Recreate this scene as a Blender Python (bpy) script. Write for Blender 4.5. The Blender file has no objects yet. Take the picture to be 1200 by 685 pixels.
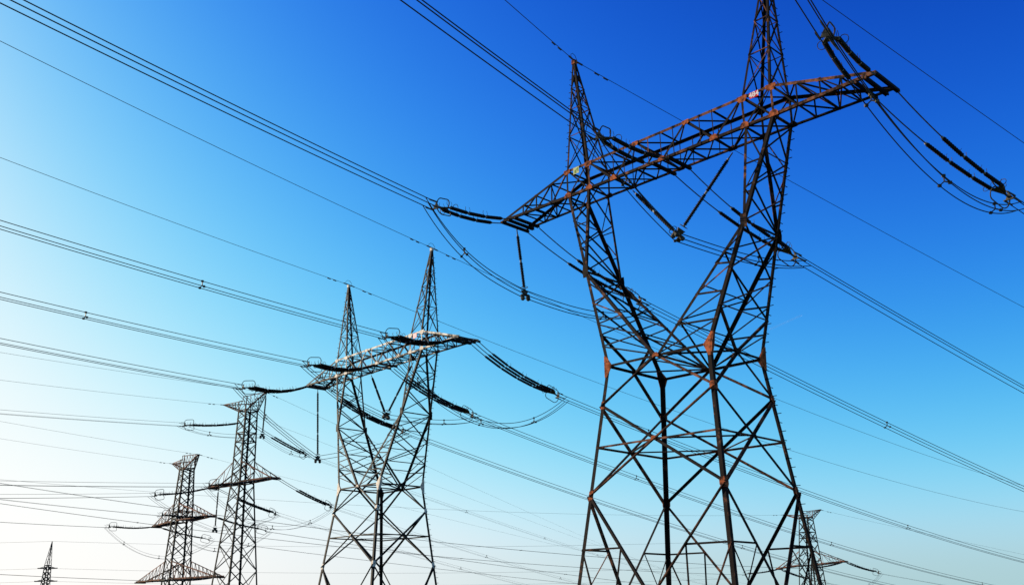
import bpy, math, random
from mathutils import Vector, Matrix
V = Vector
random.seed(7)
S = bpy.context.scene
COL = S.collection
RAD = math.radians

# ------------------------------------------------------------------ camera
cam_data = bpy.data.cameras.new('camera')
cam_data.sensor_width = 36.0
cam_data.lens = 1129.18 / 1200 * 36
cam_data.clip_start = 0.1
cam_data.clip_end = 20000
cam = bpy.data.objects.new('camera', cam_data)
COL.objects.link(cam)
PITCH, ROLL = 0.3155, -0.0066
_r = V((1, 0, 0)); _u = V((0, -math.sin(PITCH), math.cos(PITCH))); _f = V((0, math.cos(PITCH), math.sin(PITCH)))
_r2 = math.cos(ROLL) * _r + math.sin(ROLL) * _u
_u2 = -math.sin(ROLL) * _r + math.cos(ROLL) * _u
cam.matrix_world = Matrix(((_r2.x, _u2.x, -_f.x, 0), (_r2.y, _u2.y, -_f.y, 0), (_r2.z, _u2.z, -_f.z, 1.6), (0, 0, 0, 1)))
S.camera = cam

# ------------------------------------------------------------------ sky and sun
SUN_EL, SUN_AZ = 17.0, 158.0          # azimuth counter-clockwise from +X: low on the left, a little beyond the pylons
w = bpy.data.worlds.new('World'); S.world = w; w.use_nodes = True
nt = w.node_tree; nt.nodes.clear()
out = nt.nodes.new('ShaderNodeOutputWorld'); bg = nt.nodes.new('ShaderNodeBackground')
sky = nt.nodes.new('ShaderNodeTexSky'); sky.sky_type = 'NISHITA'; sky.sun_disc = False
sky.sun_elevation = RAD(SUN_EL); sky.sun_rotation = RAD(90 - SUN_AZ)
sky.altitude = 200; sky.air_density = 1.0; sky.dust_density = 1.5; sky.ozone_density = 3.5
bg.inputs['Strength'].default_value = 0.12
# contrast of the clear evening sky: one film-like response (power and shoulder) for each colour channel
def _m(op, x, y):
    n = nt.nodes.new('ShaderNodeMath'); n.operation = op
    for k, q in ((0, x), (1, y)):
        if isinstance(q, (int, float)): n.inputs[k].default_value = q
        else: nt.links.new(q, n.inputs[k])
    return n.outputs[0]
_tc = nt.nodes.new('ShaderNodeTexCoord'); _sx = nt.nodes.new('ShaderNodeSeparateXYZ'); _cx = nt.nodes.new('ShaderNodeCombineXYZ')   # haze line: the lowest 3 degrees keep the tone just above them
nt.links.new(_tc.outputs['Generated'], _sx.inputs[0])
_z = nt.nodes.new('ShaderNodeMath'); _z.operation = 'SMOOTH_MAX'; nt.links.new(_sx.outputs[2], _z.inputs[0]); _z.inputs[1].default_value = 0.045; _z.inputs[2].default_value = 0.05
for _i, _o in enumerate((_sx.outputs[0], _sx.outputs[1], _z.outputs[0])): nt.links.new(_o, _cx.inputs[_i])
nt.links.new(_cx.outputs[0], sky.inputs['Vector'])
sep = nt.nodes.new('ShaderNodeSeparateColor'); comb = nt.nodes.new('ShaderNodeCombineColor'); nt.links.new(sky.outputs[0], sep.inputs[0])
for _i, (_g, _k) in enumerate(((3.7, 76.95), (3.3, 51.75), (4.1, 253.1))):
    _y = _m('MULTIPLY', _m('POWER', _m('MULTIPLY', sep.outputs[_i], 0.12), _g), _k)
    nt.links.new(_m('MULTIPLY', _m('DIVIDE', _y, _m('ADD', _y, 1.0)), (5.62, 5.58, 5.28)[_i]), comb.inputs[_i])
nt.links.new(comb.outputs[0], bg.inputs[0]); nt.links.new(bg.outputs[0], out.inputs[0])
sl = bpy.data.lights.new('sun', 'SUN'); sl.energy = 5.0; sl.angle = RAD(0.5); sl.color = (1.0, 0.83, 0.62)
sun = bpy.data.objects.new('sun', sl); COL.objects.link(sun)
_sd = V((math.cos(RAD(SUN_AZ)) * math.cos(RAD(SUN_EL)), math.sin(RAD(SUN_AZ)) * math.cos(RAD(SUN_EL)), math.sin(RAD(SUN_EL))))
sun.rotation_euler = _sd.to_track_quat('Z', 'Y').to_euler()
S.view_settings.view_transform = 'Standard'; S.view_settings.look = 'None'
S.view_settings.exposure = 0.66; S.view_settings.gamma = 1.0
S.view_settings.use_curve_mapping = False

# ------------------------------------------------------------------ materials
def mat(name, c1, c2=None, scale=3.0, thr=(0.4, 0.65), rough=0.7, metal=0.0, island=0.0, bump=0.0):
    m = bpy.data.materials.new(name); m.use_nodes = True
    t = m.node_tree; b = t.nodes['Principled BSDF']
    b.inputs['Roughness'].default_value = rough; b.inputs['Metallic'].default_value = metal
    b.inputs['Specular IOR Level'].default_value = 0.06
    if c2 is None:
        b.inputs['Base Color'].default_value = (*c1, 1); return m
    tc = t.nodes.new('ShaderNodeTexCoord'); n = t.nodes.new('ShaderNodeTexNoise')
    n.inputs['Scale'].default_value = scale; n.inputs['Detail'].default_value = 6; n.inputs['Roughness'].default_value = 0.65
    t.links.new(tc.outputs['Object'], n.inputs['Vector'])
    val = n.outputs[0]
    if island:
        g = t.nodes.new('ShaderNodeNewGeometry'); a = t.nodes.new('ShaderNodeMath'); a.operation = 'MULTIPLY_ADD'
        t.links.new(g.outputs['Random Per Island'], a.inputs[0]); a.inputs[1].default_value = island
        s = t.nodes.new('ShaderNodeMath'); s.operation = 'SUBTRACT'; t.links.new(val, s.inputs[0]); s.inputs[1].default_value = island * 0.5
        t.links.new(s.outputs[0], a.inputs[2]); val = a.outputs[0]
    r = t.nodes.new('ShaderNodeValToRGB'); r.color_ramp.elements[0].position = thr[0]; r.color_ramp.elements[1].position = thr[1]
    r.color_ramp.elements[0].color = (*c1, 1); r.color_ramp.elements[1].color = (*c2, 1)
    t.links.new(val, r.inputs[0]); t.links.new(r.outputs[0], b.inputs['Base Color'])
    if bump:
        bp = t.nodes.new('ShaderNodeBump'); bp.inputs['Strength'].default_value = bump; bp.inputs['Distance'].default_value = 0.01
        t.links.new(n.outputs[0], bp.inputs['Height']); t.links.new(bp.outputs[0], b.inputs['Normal'])
    return m

M = {}
M['rusty_steel'] = mat('rusty_steel', (0.012, 0.009, 0.008), (0.20, 0.082, 0.045), 2.4, (0.59, 0.78), 0.8, 0.0, 0.35)
M['gusset_rust'] = mat('gusset_rust', (0.03, 0.014, 0.010), (0.36, 0.10, 0.036), 5.0, (0.38, 0.58), 0.85, 0.0, 0.0)
M['grey_steel'] = mat('grey_steel', (0.011, 0.012, 0.011), (0.24, 0.22, 0.18), 0.9, (0.67, 0.84), 0.6, 0.0, 0.35)
M['glint_steel'] = mat('glint_steel', (0.014, 0.014, 0.013), (0.62, 0.58, 0.50), 1.8, (0.58, 0.70), 0.6, 0.0, 0.4)  # galvanised crossarm steel, sun glints painted in as pale patches
M['grey_gusset'] = mat('grey_gusset', (0.42, 0.36, 0.29), (0.75, 0.70, 0.60), 6.0, (0.35, 0.7), 0.6)
M['far_steel'] = mat('far_steel', (0.012, 0.016, 0.015), (0.08, 0.07, 0.055), 0.8, (0.58, 0.82), 0.7, 0.0, 0.3)
M['far_rust'] = mat('far_rust', (0.03, 0.018, 0.015), (0.24, 0.10, 0.06), 1.0, (0.46, 0.72), 0.8, 0.0, 0.3)
M['insulator'] = mat('insulator', (0.010, 0.009, 0.010), (0.018, 0.015, 0.014), 8, rough=0.6)
M['cap_metal'] = mat('cap_metal', (0.14, 0.145, 0.13), (0.30, 0.30, 0.27), 9, rough=0.5)
M['fitting'] = mat('fitting', (0.03, 0.03, 0.028), (0.10, 0.09, 0.06), 6, rough=0.5)
M['wire'] = mat('wire', (0.012, 0.016, 0.022), (0.02, 0.024, 0.03), 2, rough=0.6)
M['sign_red'] = mat('sign_red', (0.55, 0.02, 0.03), rough=0.5)
M['sign_pale'] = mat('sign_pale', (0.42, 0.46, 0.25), rough=0.5)
M['sign_pink'] = mat('sign_pink', (0.80, 0.42, 0.45), rough=0.5)
M['sign_white'] = mat('sign_white', (0.62, 0.56, 0.56), rough=0.5)
M['sign_green'] = mat('sign_green', (0.16, 0.26, 0.03), rough=0.5)
M['concrete'] = mat('concrete', (0.25, 0.24, 0.22), (0.36, 0.35, 0.33), 5, rough=0.9)
M['grass'] = mat('grass', (0.035, 0.055, 0.018), (0.12, 0.11, 0.045), 0.12, (0.35, 0.7), 0.95, bump=0.5)

# ------------------------------------------------------------------ mesh helper
class MB:
    def __init__(self): self.v = []; self.f = []
    def prism(self, ringA, ringB):
        n = len(ringA); o = len(self.v)
        self.v += [tuple(p) for p in ringA] + [tuple(p) for p in ringB]
        for i in range(n):
            j = (i + 1) % n; self.f.append((o + i, o + j, o + n + j, o + n + i))
        self.f.append(tuple(o + i for i in reversed(range(n)))); self.f.append(tuple(o + n + i for i in range(n)))
    def angle(self, a, b, n1, n2, w, t):
        """steel angle: corner line a-b, flanges along n1 and n2"""
        a, b = V(a), V(b); d = (b - a).normalized()
        n1 = V(n1); n1 = (n1 - d * n1.dot(d)).normalized()
        n2 = V(n2); n2 = (n2 - d * n2.dot(d)).normalized()
        pr = [(0, 0), (w, 0), (w, t), (t, t), (t, w), (0, w)]
        A = [a + n1 * x + n2 * y for x, y in pr]; B = [b + n1 * x + n2 * y for x, y in pr]
        if n1.cross(n2).dot(d) < 0: A.reverse(); B.reverse()
        self.prism(A, B)
    def brace(self, a, b, nin, w, t=None, flip=False):
        """angle brace lying in a face whose inward normal is nin"""
        a, b = V(a), V(b); d = (b - a).normalized(); n = V(nin); n = n - d * n.dot(d)
        if n.length < 1e-3: n = d.orthogonal()
        n.normalize(); s = n.cross(d).normalized()
        if flip:                         # outstanding flange on the outside, along the lower edge
            n = -n
            if s.z < 0: s = -s
        off = n * random.uniform(-0.02, 0.03) * (-1 if flip else 1) - s * (w / 2)
        self.angle(a + off, b + off, s, n, w, t or max(0.008, w * 0.13))
    def box(self, c, x, y, z, sx, sy, sz):
        c, x, y, z = V(c), V(x), V(y), V(z)
        q = [(-1, -1), (1, -1), (1, 1), (-1, 1)]
        A = [c + x * (sx / 2 * i) + y * (sy / 2 * j) - z * (sz / 2) for i, j in q]
        self.prism(A, [p + z * sz for p in A])
    def beam(self, a, b, up, w, h):
        a, b = V(a), V(b); d = b - a; L = d.length; d.normalize(); u = V(up); u = (u - d * u.dot(d)).normalized(); s = u.cross(d)
        self.box((a + b) / 2, d, s, u, L, w, h)
    def plate(self, pts, n, th):
        n = V(n).normalized(); self.prism([V(p) - n * (th / 2) for p in pts], [V(p) + n * (th / 2) for p in pts])
    def tube(self, pts, r, k=6, closed=False):
        pts = [V(p) for p in pts]; n = len(pts); o = len(self.v); prev = None
        for i, p in enumerate(pts):
            if closed: d = pts[(i + 1) % n] - pts[i - 1]
            else: d = pts[min(i + 1, n - 1)] - pts[max(i - 1, 0)]
            d.normalize()
            if prev is None: s = d.orthogonal().normalized()
            else:
                s = prev - d * prev.dot(d); s.normalize()
            prev = s; q = d.cross(s)
            for j in range(k):
                a = 2 * math.pi * j / k; self.v.append(tuple(p + s * (r * math.cos(a)) + q * (r * math.sin(a))))
        for i in range(n if closed else n - 1):
            i2 = (i + 1) % n
            for j in range(k):
                j2 = (j + 1) % k; self.f.append((o + i * k + j, o + i * k + j2, o + i2 * k + j2, o + i2 * k + j))
        if not closed:
            self.f.append(tuple(o + j for j in reversed(range(k)))); self.f.append(tuple(o + (n - 1) * k + j for j in range(k)))
    def lathe(self, prof, k=10):
        """profile (x, r) turned about the X axis"""
        o = len(self.v); n = len(prof)
        for x, r in prof:
            for j in range(k):
                a = 2 * math.pi * j / k; self.v.append((x, r * math.cos(a), r * math.sin(a)))
        for i in range(n - 1):
            for j in range(k):
                j2 = (j + 1) % k; self.f.append((o + i * k + j, o + (i + 1) * k + j, o + (i + 1) * k + j2, o + i * k + j2))
        self.f.append(tuple(o + j for j in range(k))); self.f.append(tuple(o + (n - 1) * k + j for j in reversed(range(k))))
    def build(self, name, m, parent=None, smooth=False):
        me = bpy.data.meshes.new(name); me.from_pydata(self.v, [], self.f)
        me.materials.append(M[m] if isinstance(m, str) else m)
        if smooth:
            for p in me.polygons: p.use_smooth = True
        me.update()
        o = bpy.data.objects.new(name, me); COL.objects.link(o)
        if parent is not None: o.parent = parent
        return o

def tag(o, label=None, cat=None, group=None, kind=None):
    if label: o['label'] = label
    if cat: o['category'] = cat
    if group: o['group'] = group
    if kind: o['kind'] = kind
    return o
def thing(name, label, cat, loc=(0, 0, 0), rz=0.0, group=None):
    o = bpy.data.objects.new(name, None); COL.objects.link(o); o.location = loc; o.rotation_euler = (0, 0, rz)
    o.empty_display_size = 0.3
    return tag(o, label, cat, group)
def copy_tree(o, parent=None, swap=None):
    c = o.copy(); COL.objects.link(c)
    if parent is not None: c.parent = parent
    if swap and c.type == 'MESH':
        for s in c.material_slots:
            nm = swap.get(s.material.name)
            if nm: s.link = 'OBJECT'; s.material = M[nm]
    for ch in list(o.children):
        if ch.name.startswith('number_sign'): continue
        copy_tree(ch, c, swap)
    return c
def lerp(a, b, t): return V(a) * (1 - t) + V(b) * t

# ------------------------------------------------------------------ terrain
def sm(x): x = max(0.0, min(1.0, x)); return x * x * (3 - 2 * x)
def ground_z(x, y):
    s = (x - 25) * 0.79 + (y - 45) * 0.61
    z = -22 * sm((s - 15) / 150)
    z += -3.45 * sm((y - 3) / 26) - 1.43 * sm((y - 50) / 15) * sm((20 - x) / 15)
    return z
def make_ground():
    n = 110; xs = [math.sinh((i / n - 0.5) * 2 * 5.2) * 60 for i in range(n + 1)]
    mb = MB(); k = n + 1
    for j in range(k):
        for i in range(k):
            x, y = xs[i], xs[j] + 60
            mb.v.append((x, y, ground_z(x, y) + 0.05 * math.sin(x * 0.7) * math.cos(y * 0.5)))
    for j in range(n):
        for i in range(n): mb.f.append((j * k + i, j * k + i + 1, (j + 1) * k + i + 1, (j + 1) * k + i))
    tag(mb.build('ground', 'grass', smooth=True), 'dry grassy ground under the pylons', 'ground', kind='structure')
make_ground()

# ------------------------------------------------------------------ portal ("window") tower
D = dict(X=7.17, Y=39.192, yaw=-0.7964, zW=11.246, z2=9.564, z3=7.811, z4=5.861, s=0.1188, zB=20.327, zT=21.733, uO=5.614, uI=4.256,
         vB=0.728, zK=16.061, zA=28.146, uA=5.598, uT1=9.154, uT2=9.988, vT=0.859, wu=2.6, wv=1.908, vTop=0.746)
D2 = dict(X=-9.601, Y=70.468, yaw=-0.8413, dz=-1.428)
SGN = {'A': (-1, -1), 'B': (1, -1), 'C': (-1, 1), 'D': (1, 1)}
FACES = [('A', 'B', V((0, 1, 0))), ('B', 'D', V((-1, 0, 0))), ('D', 'C', V((0, -1, 0))), ('C', 'A', V((1, 0, 0)))]

def portal_tower(label, loc, rz, z0):
    R = thing('transmission_tower', label, 'pylon', loc, rz)
    zW, zB, zT, zK = D['zW'], D['zB'], D['zT'], D['zK']
    wu, wv = D['wu'], D['wv']
    def corner(c, z):
        su, sv = SGN[c]; h = D['s'] * (zW - z); return V((su * (wu + h), sv * (wv + h), z))
    def mid(c1, c2, z): return (corner(c1, z) + corner(c2, z)) / 2
    tK = (zK - zW) / (zB - zW)
    uK = wu + tK * (D['uO'] - wu); vK = wv + tK * (D['vB'] - wv)
    def outer(c, z):                     # outer leg above the waist
        su, sv = SGN[c]; t = (z - zW) / (zB - zW); return V((su * (wu + t * (D['uO'] - wu)), sv * (wv + t * (D['vB'] - wv)), z))
    def inner(c, z):                     # inner leg: waist centre -> knee -> beam
        su, sv = SGN[c]; t = (z - zW) / (zB - zW); v = sv * (wv + t * (D['vB'] - wv))
        if z <= zK: u = (uK - 0.06) * (z - zW) / (zK - zW)
        else: u = (uK - 0.06) + (D['uI'] - uK + 0.06) * (z - zK) / (zB - zK)
        return V((su * u, v, z))
    zc = D['z4'] - (D['z4'] - z0) * (wu + D['s'] * (zW - D['z4'])) / (2 * wu + D['s'] * (2 * zW - D['z4'] - z0))
    gussets = []                         # (owner key, centre, normal, along, half length, half width)
    # --- lower legs
    for c in 'ABCD':
        su, sv = SGN[c]; mb = MB()
        mb.angle(corner(c, z0), corner(c, zW + 0.02), (-su, 0, 0), (0, -sv, 0), 0.165, 0.02)
        lg = mb.build('leg', 'rusty_steel', R)
        ft = MB(); p = corner(c, z0); ft.box(p + V((0, 0, -0.15)), (1, 0, 0), (0, 1, 0), (0, 0, 1), 0.8, 0.8, 0.9); ft.build('concrete_footing', 'concrete', lg)
        for n, ax in ((V((0, sv, 0)), V((-su, 0, 0))), (V((su, 0, 0)), V((0, -sv, 0)))):
            for zz, hl, hw in ((zW, 0.48, 0.11), (D['z2'], 0.17, 0.08), (D['z4'], 0.2, 0.085)):
                gg = MB(); q = corner(c, zz) + n * 0.014; up = (corner(c, zz + 0.5) - corner(c, zz - 0.5)).normalized()
                if zz == zW:             # tapered waist plate following the kink
                    lo = corner(c, zz - hl) + n * 0.014; hi = outer(c, zz + hl) + n * 0.014
                    gg.plate([lo, lo + ax * 0.10, q + ax * 0.30, hi + ax * 0.10, hi - ax * 0.015, q - ax * 0.015, lo - ax * 0.015], n, 0.014)
                else:
                    gg.plate([q - up * hl - ax * 0.015, q - up * hl + ax * 0.16, q - up * hl * 0.4 + ax * (hw * 2.6), q + up * hl * 0.4 + ax * (hw * 2.6), q + up * hl + ax * 0.16, q + up * hl - ax * 0.015], n, 0.014)
                gg.build('gusset_plate', 'gusset_rust', lg)
        if c == 'D':
            z = z0 + 2.0; i = 0
            while z < zW - 0.2:
                p = corner(c, z); d = V((1, 0.0, 0)) if i % 2 else V((0, 1, 0)); sb = MB(); sb.beam(p - d * 0.05, p + d * 0.17, (0, 0, 1), 0.026, 0.026); sb.build('step_bolt', 'rusty_steel', lg); z += 0.36; i += 1
    # --- body bracing, one panel set per face
    for a, b, nin in FACES:
        mb = MB(); wd, ws = 0.105, 0.07
        m = mid(a, b, zW)
        along = (corner(b, zW) - corner(a, zW)).normalized()
        mb.brace(corner(a, zW), corner(b, zW), nin, 0.10)
        mb.brace(m, corner(a, D['z2']), nin, wd, flip=True); mb.brace(m, corner(b, D['z2']), nin, wd * .9)
        mb.brace(corner(a, D['z2']), corner(b, D['z4']), nin, wd); mb.brace(corner(b, D['z2']), corner(a, D['z4']), nin, wd, flip=True)
        mb.brace(corner(a, D['z3']), corner(b, D['z3']), nin, 0.08)
        mb.brace(corner(a, D['z4']), corner(b, z0), nin, wd); mb.brace(corner(b, D['z4']), corner(a, z0), nin, wd, flip=True)
        # redundant members on the tall bottom panel
        for p, q in ((a, b), (b, a)):
            A4, B0 = corner(p, D['z4']), corner(q, z0)
            for zr in (3.75, -0.6):
                L = corner(p, zr)
                if zr > zc:
                    t = (D['z4'] - zr) / (D['z4'] - z0); dpt = lerp(A4, B0, t)
                    mb.brace(L, dpt, nin, ws)
                    low = lambda z: lerp(corner(q, D['z4']), corner(p, z0), (D['z4'] - z) / (D['z4'] - z0))
                    if abs(nin.y) > .5: mb.brace(dpt, low(-0.5), nin, 0.05); mb.brace(L, low(-0.3), nin, 0.05)
                    else: mb.brace(L, low(0.3), nin, 0.055); mb.brace(dpt, corner(p, 1.2), nin, 0.05)
                else:
                    t = (D['z4'] - zr) / (D['z4'] - z0); mb.brace(L, lerp(corner(q, D['z4']), corner(p, z0), t), nin, ws)
        pan = mb.build('bracing_panel', 'rusty_steel', R)
        for q, sz in ((m, 0.15), (mid(a, b, D['z3'] + 0.03), 0.13), (mid(a, b, zc), 0.14)):
            g = MB(); o = q - nin * 0.05; up = V((0, 0, 1))
            g.plate([o - along * sz - up * sz * .55, o + along * sz - up * sz * .55, o + along * sz * 1.1, o + along * sz * .6 + up * sz * .8, o - along * sz * .6 + up * sz * .8, o - along * sz * 1.1], nin, 0.014)
            g.build('gusset_plate', 'gusset_rust' if a == 'A' else 'rusty_steel', pan)
    # --- waist diaphragm and level 3 diamond
    mb = MB(); ring = [mid(a, b, zW) for a, b, _ in FACES]; up = V((0, 0, 1))
    for i in range(4): mb.brace(ring[i], ring[(i + 1) % 4], up, 0.07)
    mb.brace(ring[0], ring[2], up, 0.07)
    mb.build('waist_diaphragm', 'rusty_steel', R); mb = MB()
    ring = [mid(a, b, D['z3']) for a, b, _ in FACES]
    for i in range(4): mb.brace(ring[i], ring[(i + 1) % 4], up, 0.06)
    mb.build('plan_bracing', 'rusty_steel', R)
    # --- the two window columns
    for cf, cb, su in (('A', 'C', -1), ('B', 'D', 1)):
        mb = MB(); vF, vB_ = V((0, -1, 0)), V((0, 1, 0)); uo = V((su, 0, 0))
        # end face
        zx = 12.75
        m = (corner(cf, zW) + corner(cb, zW)) / 2
        mb.brace(m, outer(cf, zx), -uo, 0.10); mb.brace(m, outer(cb, zx), -uo, 0.10)
        lv = [zx, 14.2, zK, 17.5, 18.9, zB]
        for i in range(len(lv) - 1):
            a1, a2, b1, b2 = outer(cf, lv[i]), outer(cf, lv[i + 1]), outer(cb, lv[i]), outer(cb, lv[i + 1])
            mb.brace(a1, b2, -uo, 0.06); mb.brace(b1, a2, -uo, 0.06)
            if i in (0, 2, 4): mb.brace(a1, b1, -uo, 0.06)
        # inner face
        lv = [zW, 12.5, 13.8, 15.0, zK]
        for i in range(len(lv) - 1):
            a1, a2, b1, b2 = inner(cf, lv[i]), inner(cf, lv[i + 1]), inner(cb, lv[i]), inner(cb, lv[i + 1])
            if i > 0: mb.brace(a1, b1, uo, 0.06)
            if i % 2: mb.brace(a1, b2, uo, 0.06)
            else: mb.brace(b1, a2, uo, 0.06)
        mb.brace(inner(cf, zK), inner(cb, zK), uo, 0.08)
        lv = [zK, 17.5, 18.9, zB]
        for i in range(3):
            a1, a2, b1, b2 = inner(cf, lv[i]), inner(cf, lv[i + 1]), inner(cb, lv[i]), inner(cb, lv[i + 1])
            if i % 2: mb.brace(a1, b2, uo, 0.055)
            else: mb.brace(b1, a2, uo, 0.055)
        # front and back faces
        for c, nin in ((cf, vB_), (cb, vF)):
            lv = [12.2, 13.3, 14.4]
            for i, z in enumerate(lv):
                mb.brace(outer(c, z), inner(c, z + 0.15), nin, 0.065)
                mb.brace(inner(c, z + 0.15), outer(c, z + 1.1), nin, 0.06)
            mb.brace(inner(c, zW + 0.05), outer(c, 12.2), nin, 0.06)
            lv = [17.3, 18.6, zB]
            for i in range(2):
                mb.brace(outer(c, lv[i]), inner(c, lv[i]), nin, 0.055)
                if i % 2: mb.brace(outer(c, lv[i]), inner(c, lv[i + 1]), nin, 0.055)
                else: mb.brace(inner(c, lv[i]), outer(c, lv[i + 1]), nin, 0.055)
        col = mb.build('window_column', 'rusty_steel', R)
        for c in (cf, cb):
            sv = SGN[c][1]
            l1 = MB(); l1.angle(outer(c, zW + 0.02), outer(c, zB), (-su, 0, 0), (0, -sv, 0), 0.145, 0.018); l1.build('column_leg', 'rusty_steel', col)
            l2 = MB(); l2.angle(inner(c, zW), inner(c, zK), (su, 0, 0), (0, -sv, 0), 0.13, 0.016)
            l2.angle(inner(c, zK - 0.02), inner(c, zB), (su, 0, 0), (0, -sv, 0), 0.12, 0.016); l2.build('column_leg', 'rusty_steel', col)
            g = MB(); k0 = outer(c, zK) - V((su * 0.03, -sv * 0.012, 0)); n = V((0, sv, 0))
            g.plate([k0 + V((-0.13, 0, -0.3)), k0 + V((0.13, 0, -0.3)), k0 + V((0.16, 0, 0)), k0 + V((0.13, 0, 0.3)), k0 + V((-0.13, 0, 0.3)), k0 + V((-0.16, 0, 0))], n, 0.014)
            g.build('gusset_plate', 'rusty_steel', col)
        if su == 1:
            z = zW + 0.3; i = 0
            while z < zB:
                p = outer('D', z); d = V((1, 0, 0)) if i % 2 else V((0, 1, 0)); sb = MB(); sb.beam(p - d * 0.05, p + d * 0.16, (0, 0, 1), 0.026, 0.026); sb.build('step_bolt', 'rusty_steel', col); z += 0.36; i += 1
    # --- crossarm
    mb = MB(); uO, uI, vB, vT, uT1, uT2, vTop = D['uO'], D['uI'], D['vB'], D['vT'], D['uT1'], D['uT2'], D['vTop']
    def ch(u, sv, top):                  # chord point
        au = abs(u)
        if au <= uO: return V((u, sv * (vTop if top else vB), zT if top else zB))
        t = (au - uO) / (uT2 - uO)
        vb = vB + (vT - vB) * t
        if not top: return V((u, sv * vb, zB))
        return V((u, sv * (vTop + (vb - vTop) * t), zT + (zB + 0.10 - zT) * t))
    for sv in (-1, 1):
        for top in (0, 1):
            n2 = V((0, 0, -1 if top else 1))
            pts = [ch(u, sv, top) for u in (-uT2, -uO, uO, uT2)]
            for i in range(3): mb.angle(pts[i], pts[i + 1], n2, (0, -sv, 0), 0.125, 0.015)
        nin = V((0, -sv, 0))
        bn = [-uI, -2.75, 0, 2.75, uI]; tn = [-uI, -1.4, 1.4, uI]
        seq = [(-uI, 1), (-2.75, 0), (-1.4, 1), (0, 0), (1.4, 1), (2.75, 0), (uI, 1)]
        for i in range(6): mb.brace(ch(seq[i][0], sv, seq[i][1]), ch(seq[i + 1][0], sv, seq[i + 1][1]), nin, 0.10)
        for u in (-2.75, -2.1, -0.7, 0, 0.7, 2.1, 2.75): mb.brace(ch(u, sv, 0), ch(u, sv, 1), nin, 0.045)
        for s in (-1, 1):
            for u in (uO, uI): mb.brace(ch(s * u, sv, 0), ch(s * u, sv, 1), nin, 0.10)
            mb.brace(ch(s * uI, sv, 0), ch(s * uO, sv, 1), nin, 0.075); mb.brace(ch(s * uO, sv, 0), ch(s * uI, sv, 1), nin, 0.075)
            us = [uO, 6.7, 7.7, 8.6]
            for i in range(3):
                mb.brace(ch(s * us[i], sv, 1), ch(s * us[i + 1], sv, 0), nin, 0.06); mb.brace(ch(s * us[i + 1], sv, 1), ch(s * us[i + 1], sv, 0), nin, 0.05)
    for top in (0, 1):
        nin = V((0, 0, -1 if top else 1))
        us = [-8.6, -7.7, -6.7, -uO, -uI, -2.75, -1.4, 0, 1.4, 2.75, uI, uO, 6.7, 7.7, 8.6]
        for i, u in enumerate(us): mb.brace(ch(u, -1, top), ch(u, 1, top), nin, 0.07 if abs(u) in (uO, uI, 1.4, 2.75) else 0.055)
        for i in range(len(us) - 1):
            s = 1 if i % 2 else -1; mb.brace(ch(us[i], s, top), ch(us[i + 1], -s, top), nin, 0.055)
            if abs(us[i]) < uI and top == 0: mb.brace(ch(us[i], -s, top), ch(us[i + 1], s, top), nin, 0.05)
    arm = mb.build('crossarm', 'rusty_steel', R)
    for u, l in ((-uT2, vT + .12), (-(uT1 + uT2) / 2, vT + .06), (-uT1, vT + .03), (-0.42, vB + .12), (0.42, vB + .12), (uT1, vT + .03), ((uT1 + uT2) / 2, vT + .06), (uT2, vT + .12)):
        hb = MB()
        for dx in (-0.055, 0.055): hb.beam((u + dx, -l, zB - 0.04), (u + dx, l, zB - 0.04), (0, 0, 1), 0.035, 0.12)
        for v in (-l + .06, 0, l - .06): hb.box((u, v, zB - 0.04), (1, 0, 0), (0, 1, 0), (0, 0, 1), 0.074, 0.1, 0.09)
        hb.build('hanger_beam', 'rusty_steel', arm)
    for sv in (-1, 1):
        for u, top, sz in ((-uO, 1, .2), (-uI, 1, .22), (uI, 1, .24), (uO, 1, .24), (-1.4, 1, .17), (1.4, 1, .17), (-uO, 0, .2), (-uI, 0, .2), (uI, 0, .2), (uO, 0, .22), (-2.75, 0, .2), (0, 0, .17), (2.75, 0, .2), (-7.7, 1, .1), (7.7, 1, .1)):
            g = MB(); q = ch(u, sv, top) + V((0, sv * 0.012, 0.03 if not top else -0.03)); k = 1 if top else -1
            g.plate([q + V((-sz, 0, 0.05 * k)), q + V((sz, 0, 0.05 * k)), q + V((sz, 0, -0.1 * k)), q + V((sz * .5, 0, -sz * k)), q + V((-sz * .5, 0, -sz * k)), q + V((-sz, 0, -0.1 * k))], (0, 1, 0), 0.014)
            g.build('gusset_plate', 'gusset_rust', arm)
    # --- earth-wire peaks
    for su in (-1, 1):
        apex = V((su * D['uA'], 0, D['zA'])); base = {}
        for k, u, sv in (('oF', uO, -1), ('iF', uI, -1), ('iB', uI, 1), ('oB', uO, 1)): base[k] = V((su * u, sv * vTop, zT))
        tip = {k: apex + V((0.07 * (1 if (b.x - apex.x) > 0 else -1), 0.07 * (1 if b.y > 0 else -1), -0.1)) for k, b in base.items()}
        ks = ['oF', 'iF', 'iB', 'oB']; ctr = V((su * (uO + uI) / 2, 0, 24)); mb = MB()
        lv = [0, 0.30, 0.55, 0.74, 0.9]
        for i in range(4):
            a, b = ks[i], ks[(i + 1) % 4]
            nin = ctr - (base[a] + base[b]) / 2; nin.z = 0
            for j in range(len(lv) - 1):
                p = lambda k, t: lerp(base[k], tip[k], t)
                mb.brace(p(a, lv[j]), p(b, lv[j + 1]), nin, 0.045); mb.brace(p(b, lv[j]), p(a, lv[j + 1]), nin, 0.045)
                if j > 0: mb.brace(p(a, lv[j]), p(b, lv[j]), nin, 0.045)
        pk = mb.build('earthwire_peak', 'rusty_steel', R)
        for k in ks:
            l = MB(); l.angle(base[k], tip[k], V((ctr.x - base[k].x, 0, 0)), V((0, -base[k].y, 0)), 0.10, 0.012); l.build('peak_leg', 'rusty_steel', pk)
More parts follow.
